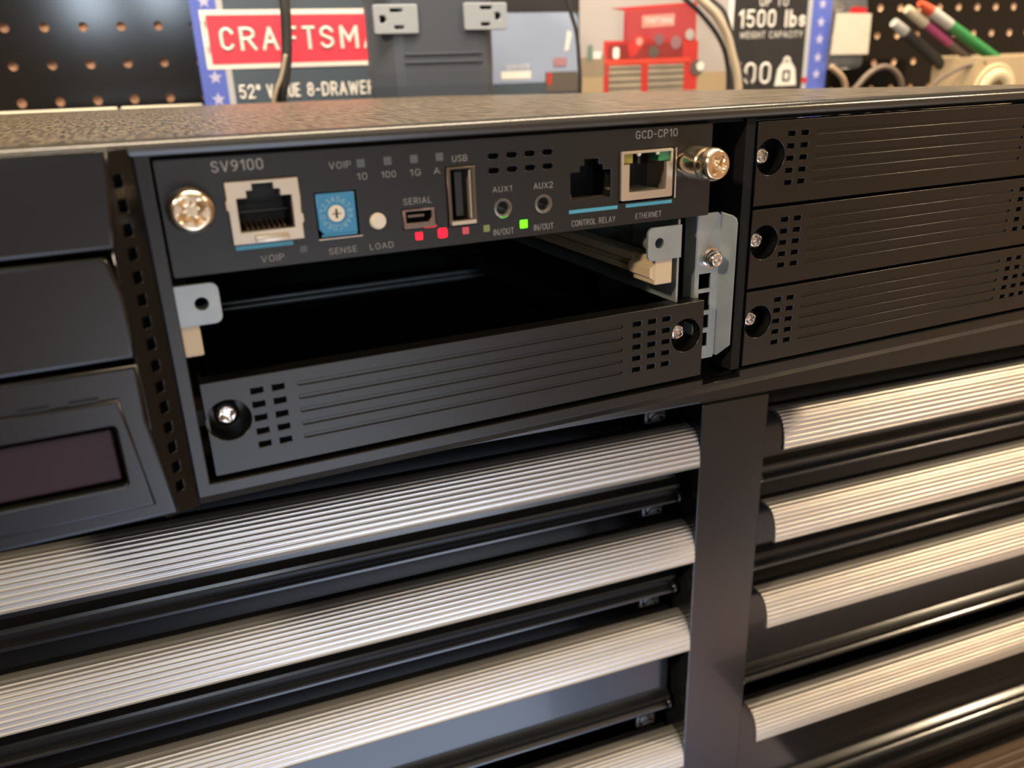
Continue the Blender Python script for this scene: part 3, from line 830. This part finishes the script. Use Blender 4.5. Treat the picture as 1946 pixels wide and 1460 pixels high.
# inner side wall and mounting tabs
b = B(); b.box(136.9, 137.6, 2.0, 150, 14.0, 37.5); b.box(138, 142, 26, 27, 18, 19); b.box(138, 142, 26, 27, 22.5, 23.5)
b.build('slot_side_wall', M_galv, ph)
for x0, x1, hx, r0 in ((5.9, 15.4, 11.5, 1), (126.0, 136.9, 129.7, 0)):
    b = B(); out_ = rrect(x0, x1, 27.3, 36.35, 1.7)
    if r0: out_ = [(x0, 27.3)]+[p for p in rrect(x0, x1, 27.3, 36.35, 1.7) if p[0] > x0+2]+[(x0, 36.35)]
    out_ = [(x0, 27.3), (x1, 27.3), (x1, 36.35), (x0, 36.35)]
    r = 1.7; P = []
    for (cx, cz, a0, rr) in ((x1, 36.35, 0, r if r0 else .1), (x0, 36.35, 90, .1 if r0 else r), (x0, 27.3, 180, .1 if r0 else r), (x1, 27.3, 270, r if r0 else .1)):
        sx = -1 if a0 in (0, 270) else 1; sz = -1 if a0 in (0, 90) else 1
        for k in range(5):
            aa = math.radians(a0+22.5*k); P.append((cx+sx*rr+rr*math.cos(aa), cz+sz*rr+rr*math.sin(aa)))
    b.plate(P, [circ(hx, 32.0, 1.45, 24)], .1, 1.0, .12, 1)
    b.lathe([(1.45, 1), (1.45, 4.5), (2.6, 4.5), (2.6, 1)], (hx, .1, 32.0), 'y', 24)
    if not r0: b.box(136.2, 137.0, .6, 24, 27.3, 36.3)
    b.build('mounting_tab', M_galv, ph, auto=True)
# beige card guides
for x0, x1, s in ((128.9, 134.6, 1), (5.6, 10.3, -1)):
    b = B()
    b.box(x0, x1, .8, 12, 20.2, 28.0, .4)
    b.box(x0+(0 if s > 0 else .2), x1, 12, 150, 21.8, 23.4, .2); b.box(x0, x1, 12, 150, 25.2, 27.4, .2)
    b.box(x0+1.6, x1, 12, 150, 22, 27, .1)
    if s > 0: b.prism([(x0, 21.5), (x0-1.5, 22.5), (x0-1.5, 25), (x0, 26)], 1.2, 12)
    b.build('card_guide', M_beige, ph)
for x0, x1 in ((128.9, 134.6), (5.6, 10.3)):
    b = B(); b.box(x0, x1, 12, 150, -1.0, 3.4, .3); b.build('card_guide', mat('shaded_guide_plastic', (.022, .017, .012), .5), ph)  # lower guides: shade of the closed slot is put into the colour
for z in (-9.6, -13.4+2.2):
    b = B(); b.tube([(8, 168+ (0 if z > -10 else -3), z), (150, 168+(0 if z > -10 else -3), z)], 1.1, 14)
    b.build('rear_cross_rail', M_galv, ph, WF, True)

# ================================================================== BLANK PANELS
def blank():
    root = empty('blank_panel', (76.7, 3, -9.0), WF)
    ox = 0
    holes = []
    for xs_ in ((20, 24.84), (122.99, 127.93, 132.75)):
        for x in xs_:
            for r in range(5):
                z = 10.15-3.365*r; holes.append(rect(x-1.38, x+1.38, z-.72, z+.72))
    for r in range(5):
        z = 10.15-3.365*r-.05; holes.append(rrect(29.3, 118.4, z-.50, z+.50, .25, 1))
    holes += [circ(13.0, 4.2, 4.95, 40), circ(139.66, 4.2, 4.95, 40)]
    b = B()
    b.plate(rrect(8.0, 145.6, -9.1, 13.9, .25, 2), holes, 0, 1.0, .14, 1)
    # bottoms of the long grooves
    for r in range(5):
        z = 10.15-3.365*r-.05; b.box(29, 118.7, .45, .9, z-.62, z+.62)
    # top rim, ends and bottom return
    b.box(8.0, 145.6, .6, 5.5, 13.2, 13.85, .15); b.box(8.0, 145.6, .6, 8, -9.05, -8.3)
    b.box(8.0, 8.7, .6, 8, -9, 13.8); b.box(144.9, 145.6, .6, 8, -9, 13.8)
    for sx in (13.0, 139.66):
        b.lathe([(4.95, .2), (4.95, 7.5), (0, 7.5)], (sx, 0, 4.2), 'y', 40)
    b.build('panel_face', M_plas, root)
    b = B(); b.box(18, 134.6, 2.0, 2.6, -5.5, 12)
    b.build('vent_backing', M_dark, root)
    for sx, rot in ((12.9, .35), (139.2, .9)):
        b = B(); screw_head(b, sx, 4.3, 3.2, 2.85, 2.0, rot, flat=.55); b.lathe([(2.0, 5.2), (2.0, 7.5)], (sx, 0, 4.3), 'y', 24)
        b.build('panel_screw', M_zinc, root, auto=True)
    return root
bk = blank()
GR = 'black slotted blanking panels'
tag(bk, 'black blanking panel with grooves and vent slots, below the open card slot', 'blanking panel', GR)
for k, lab in enumerate(('black blanking panel on the right side, bottom of the stack of three', 'black blanking panel on the right side, middle of the stack of three', 'black blanking panel on the right side, top of the stack of three')):
    c = copy_tree(bk); c.location = bk.location + Vector((152.82*MM, 0, 24.0*k*MM)); tag(c, lab, 'blanking panel', GR)

# ================================================================== PROCESSOR CARD
card = empty('processor_card', (76, 40, 38), WF,
             'dark card with labelled ports, lit lamps and blue rotary switch, above the open slot', 'circuit card')
holes = [rect(21.2, 33.9, 45.6, 56.6), rect(38.3, 47.7, 43.4, 53.3), circ(52.15, 45.8, 2.1, 28), rect(57.9, 66.2, 43.0, 47.9),
         rect(69.2, 76.6, 42.7, 56.6), circ(83.55, 45.8, 2.45, 32), circ(94.6, 45.75, 2.45, 32),
         [(102.3, 45.9), (114.0, 45.9), (114.0, 52.9), (111.7, 52.9), (111.7, 54.3), (110.4, 54.3), (110.4, 55.8), (106.3, 55.8), (106.3, 54.2), (105.0, 54.2), (105.0, 52.7), (102.3, 52.7)],
         rect(116.4, 134.0, 43.9, 57.0)]
for r in range(2):
    for k in range(4):
        x = 81.54+4.82*k; z = 58.2-3.35*r; holes.append(rrect(x-1.35, x+1.35, z-.65, z+.65, .3, 1))
b = B(); b.plate(rrect(6.9, 145.4, 38.15, 62.45, .5, 3), holes, 0, 1.2, .12, 1)
b.build('faceplate', M_face, card)
b = B(); b.box(9, 137, 2, 150, 38.6, 40.0); b.build('circuit_board', mat('dark_green_board', (.008, .03, .015), .4), card)
b = B(); b.box(80, 98, 3, 3.6, 53.5, 59.5); b.box(101.8, 114.5, 9, 10, 45, 57); b.box(115.8, 134.6, 12, 13, 43, 58)
b.box(101.6, 102.2, 1.2, 10, 45, 56.5); b.box(114.1, 114.7, 1.2, 10, 45, 56.5); b.box(57.4, 66.8, 8, 9, 42, 49); b.box(68.8, 77, 11, 12, 42, 57)
b.build('port_backing', M_dark, card)
# captive screws
b = B(); screw_head(b, 12.5, 52.3, -5.2, 4.75, 4.2, .55, depth=2.2, flat=.72); b.lathe([(3.6, -1.2), (3.6, .2), (0, .2)], (12.5, 0, 52.3), 'y', 32)
b.build('captive_screw', M_nickel, card, auto=True)
b = B(); screw_head(b, 137.6, 53.1, -13.0, 4.15, 3.0, .95, depth=2.0, flat=.8)
b.lathe([(4.15, -10.0), (3.75, -9.6), (3.75, -8.6), (4.1, -8.2), (4.25, -4), (4.25, -1.2), (3.9, -.6), (3.9, .1)], (137.6, 0, 53.0), 'y', 40)
b.build('captive_screw', M_nickel, card, auto=True)
# voip jack
b = B()
jo = [(19.9, 43.9), (35.0, 43.9), (35.0, 47.2), (35.4, 47.6), (35.4, 49.2), (35.0, 49.6), (35.2, 53), (35.0, 57.1), (19.9, 57.1), (19.9, 53.4), (19.5, 53.0), (19.5, 51.4), (19.9, 51.0)]
ji = [(21.8, 46.5), (33.3, 46.5), (33.3, 53.6), (31.0, 53.6), (31.0, 55.1), (29.7, 55.1), (29.7, 56.5), (25.3, 56.5), (25.3, 55.1), (24.0, 55.1), (24.0, 53.6), (21.8, 53.6)]
b.plate(jo, [ji], -1.1, 2.0, .2, 2)
b.box(24.5, 31.8, -1.6, -1.0, 44.0, 45.6, .3)
for x in (20.5, 34.4): b.box(x-.3, x+.3, .6, 14, 44, 57)
b.box(20.2, 34.7, .6, 14, 43.6, 44.2); b.box(20.2, 34.7, .6, 14, 56.7, 57.2)
jk = b.build('network_jack', M_shield, card, auto=True); jk['label'] = 'metal-shielded socket beside the large left screw'
b = B(); b.box(20.8, 34.2, 12.5, 13.5, 44.2, 57); b.box(21.2, 34.0, .9, 12.5, 45.6, 46.5); b.box(21.0, 21.8, .9, 12.5, 46, 57); b.box(33.3, 34.1, .9, 12.5, 46, 57)
b.box(21.8, 33.3, 7, 8, 49.4, 50.0)
b.build('jack_cavity', M_cavity, jk)
b = B()
for k in range(8): b.tube([(23.6+k*1.15, 2.2, 46.6), (23.6+k*1.15, 4, 46.9), (23.6+k*1.15, 8, 48)], .22, 6)
b.build('contact_pins', mat('gold_contacts', (.75, .45, .2), .3, .9), jk)
# rotary switch
b = B(); b.plate([(39.6, 43.9), (47.2, 43.9), (47.2, 53.0), (38.6, 53.0), (38.6, 45.3)], [], -.3, 4, .2, 2); b.box(38.9, 47.0, -.55, -.2, 43.55, 44.0, .1)
rs = b.build('rotary_switch', M_blue, card)
b = B(); b.plate(circ(42.75, 48.5, 1.85, 32), [rect(42.5, 43.0, 47.5, 49.5)], -.55, .5, .1, 1); b.box(42.2, 43.3, -.3, 0, 47.2, 49.8)
b.box(42.0, 43.5, -.57, -.5, 48.37, 48.63); b.build('switch_dial', M_cream, rs)
b = B(); b.box(42.63, 42.87, -.62, -.56, 47.5, 49.5); b.box(41.75, 43.75, -.62, -.56, 48.38, 48.62); b.build('dial_cross', mat('dial_slot_brown', (.12, .08, .05), .5), rs)
for k, chh in enumerate('0123456789ABCDEF'):
    an = math.radians(-100+k*22.5)
    cx, cz = 42.75-3.15*math.sin(-an), 48.5+3.15*math.cos(an)
    text('dial_digit', chh, -.42, .42, -.6, .6, 0, M_bluelite, rs, Matrix.Translation((cx, -.36, cz)) @ Matrix.Rotation(an, 4, 'Y'), .1, .02)
b = B(); b.box(38.2, 48.3, -.25, .2, 42.85, 43.1, .08); b.build('switch_ledge', M_shield, card)
b = B(); b.lathe([(0, -.9), (1.5, -.9), (1.75, -.7), (1.95, -.1), (1.95, 2), (0, 2)], (52.15, 0, 45.8), 'y', 32); b.build('load_button', M_cream, card, auto=True)
# serial port
b = B(); b.plate([(58.2, 43.2), (66.0, 43.2), (66.0, 47.7), (58.2, 47.7)], [[(58.9, 44.5), (64.4, 44.5), (65.2, 45.3), (65.2, 47.2), (58.9, 47.2)]], -.1, 1.2, .15, 1)
for x in (58.3, 65.9): b.box(x-.2, x+.2, .5, 8, 43.3, 47.6)
b.box(59.8, 63.8, 1.5, 8, 45.6, 46.2); b.box(58.4, 65.8, .5, 8, 43.2, 43.8)
b.build('serial_port', mat('tarnished_shield', (.20, .14, .11), .35, .7), card)
# usb port
b = B(); b.plate(rect(69.4, 76.5, 42.9, 56.5), [rrect(70.1, 75.6, 44.1, 55.9, .3)], -.5, .8, .15, 1)
b.box(75.3, 75.9, -.3, 10, 43.5, 56.2); b.box(69.8, 70.3, -.3, 10, 43.5, 56.2); b.box(69.8, 76, -.3, 10, 43.4, 44.0); b.box(69.8, 76, -.3, 10, 56.0, 56.4)
us = b.build('usb_port', mat('bronzed_shield', (.13, .10, .07), .35, .7), card)
b = B(); b.box(71.6, 73.6, .8, 10, 44.8, 55.4, .2); b.build('usb_tongue', M_cavity, us)
b = B(); b.box(75.0, 75.3, -.2, 9, 44.2, 55.6); b.box(70.0, 76.3, -.6, .1, 43.0, 43.9, .1); b.build('usb_inner_shield', M_shield, us)
b = B()
for k in range(3): b.tube([(70.6, 2, 46.3+k*2.2), (70.9, 4, 46.3+k*2.2)], .3, 8)
b.build('usb_springs', mat('gold_contacts', (.75, .45, .2), .3, .9), us)
for x in (83.55, 94.6):
    b = B(); b.lathe([(1.55, 6), (1.55, .1), (1.9, -.2), (2.35, -.15), (2.45, .1), (2.45, 1.0)], (x, 0, 45.8), 'y', 36)
    b.lathe([(1.6, 6), (0, 6)], (x, 0, 45.8), 'y', 20)
    b.build('audio_jack', mat('dark_nickel', (.20, .19, .17), .2, .6), card, auto=True)
# relay jack lip
b = B(); b.box(102.4, 113.9, .2, 6, 45.3, 45.85, .15); b.box(102.5, 102.8, .8, 2, 46.0, 47.2); b.box(113.6, 114.1, .6, 2, 47.6, 48.2); b.build('relay_jack', mat('brown_lip', (.16, .13, .10), .35, .3), card)
# ethernet jack
b = B()
b.plate(rrect(116.8, 132.6, 44.5, 56.9, .4), [[(119.2, 46.6), (130.6, 46.6), (130.6, 53.6), (131.9, 53.6), (131.9, 56.2), (117.5, 56.2), (117.5, 53.6), (119.2, 53.6)]], -.7, 1.4, .15, 1)
for x in (117.0, 132.4): b.box(x-.2, x+.2, .4, 14, 44.6, 56.8)
b.box(119.1, 129.5, .4, 12, 46.2, 46.6)
b.box(133.6, 133.95, -.35, .6, 43.9, 56.9, .05)
et = b.build('network_jack', M_shield, card, auto=True); et['label'] = 'metal-shielded socket beside the long right screw'
b = B(); b.box(117.4, 120.6, .1, 4, 53.8, 56.1, .1); b.build('amber_indicator', M_yel, et)
b = B(); b.box(128.6, 131.8, .1, 4, 53.8, 56.1, .1); b.build('green_indicator', M_grn, et)
b = B(); b.box(117, 132.2, 11, 12, 45, 56.5); b.box(122.0, 122.6, -.1, 10, 53.6, 56); b.build('jack_cavity', M_cavity, et)
b = B(); b.lathe([(0, -.7), (.5, -.5), (.6, 0)], (122.2, 0, 56.0), 'y', 12); b.lathe([(0, -.7), (.5, -.5), (.6, 0)], (127.9, 0, 56.0), 'y', 12)
b.build('retaining_nibs', M_cream, et)
# coloured bars, lamps
for x0, x1 in ((20.3, 32.5), (101.8, 116.1), (118.6, 133.0)):
    b = B(); b.box(x0, x1, -.06, .1, 42.62, 43.5); b.build('colour_bar', M_cyan, card)
for x, z, m, s in ((49.4, 58.9, M_printdim, .92), (55.6, 58.95, M_printdim, .92), (61.8, 58.95, M_printdim, .92), (68.0, 59.0, M_printdim, .92), (34.6, 41.4, mat('dark_lens', (.06, .065, .06), .5), .8),
                   (61.7, 41.35, M_ledred, .85), (67.6, 41.45, M_ledred2, 1.12), (73.5, 41.4, M_ledreddim, .85), (79.0, 41.35, M_ledgreendim, .82), (89.0, 41.4, M_ledgreen, .98)):
    b = B(); b.plate(rrect(x-s, x+s, z-s, z+s, s*(.45 if s > 1 else .18), 3), [], -.12, 1.6, .04, 1)
    o = b.build('indicator_lamp', m, card)
    if m in (M_ledred, M_ledred2): o['label'] = 'lit red lamp'
    if m is M_ledgreen: o['label'] = 'lit green lamp'
b = B(); b.box(63.2, 66.2, -.02, 1.0, 43.0, 43.75, .2); b.build('painted_lamp_spill', mat('red_spill_emission', (.4, .02, .03), .4, emit=(1, .004, .02), estr=.75), card)  # spill of the red lamp on the serial socket, put in as emission
b = B(); b.tube([(83.55+2.15*math.cos(math.radians(q)), .15, 45.8+2.15*math.sin(math.radians(q))) for q in range(-115, -40, 15)], .35, 8); b.build('painted_lamp_spill', mat('green_spill_emission', (.1, .3, .02), .4, emit=(.12, 1, 0), estr=.5), card)  # spill of the green lamp on the audio socket rim, painted as emission
# short light pipes standing proud under the ports so the red and green light reaches the sockets
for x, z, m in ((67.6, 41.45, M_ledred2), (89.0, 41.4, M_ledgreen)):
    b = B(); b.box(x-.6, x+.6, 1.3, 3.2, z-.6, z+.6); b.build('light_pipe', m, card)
for s, x0, x1, z0, z1, w in (
    ('SV9100', 17.9, 28.4, 59.2, 61.5, .22), ('VOIP', 42.3, 47.2, 58.1, 59.6, .12), ('10', 48.3, 50.6, 55.3, 56.8, .12), ('100', 53.9, 57.3, 55.3, 56.75, .12),
    ('1G', 60.6, 63.2, 55.2, 56.7, .12), ('A', 66.4, 67.9, 55.2, 56.7, .12), ('USB', 71.1, 74.9, 57.6, 59.1, .12), ('VOIP', 25.2, 30.2, 39.4, 40.9, .1),
    ('SENSE', 40.2, 46.6, 39.4, 40.8, .12), ('LOAD', 49.7, 55.3, 39.4, 40.8, .12), ('SERIAL', 58.5, 65.4, 48.8, 50.3, .12), ('IN/OUT', 80.8, 86.3, 39.35, 40.9, .1),
    ('IN/OUT', 91.8, 97.3, 39.4, 40.95, .1), ('AUX1', 81.0, 86.1, 49.7, 51.1, .12), ('AUX2', 92.0, 97.3, 49.6, 51.1, .12), ('GCD-CP10', 121.3, 134.1, 59.7, 61.7, .14),
    ('CONTROL RELAY', 102.5, 115.5, 39.3, 40.85, .1), ('ETHERNET', 121.7, 129.8, 39.35, 40.85, .12)):
    text('printed_marking', s, x0, x1, z0, z1, 0.0, M_print, card, WF, w)
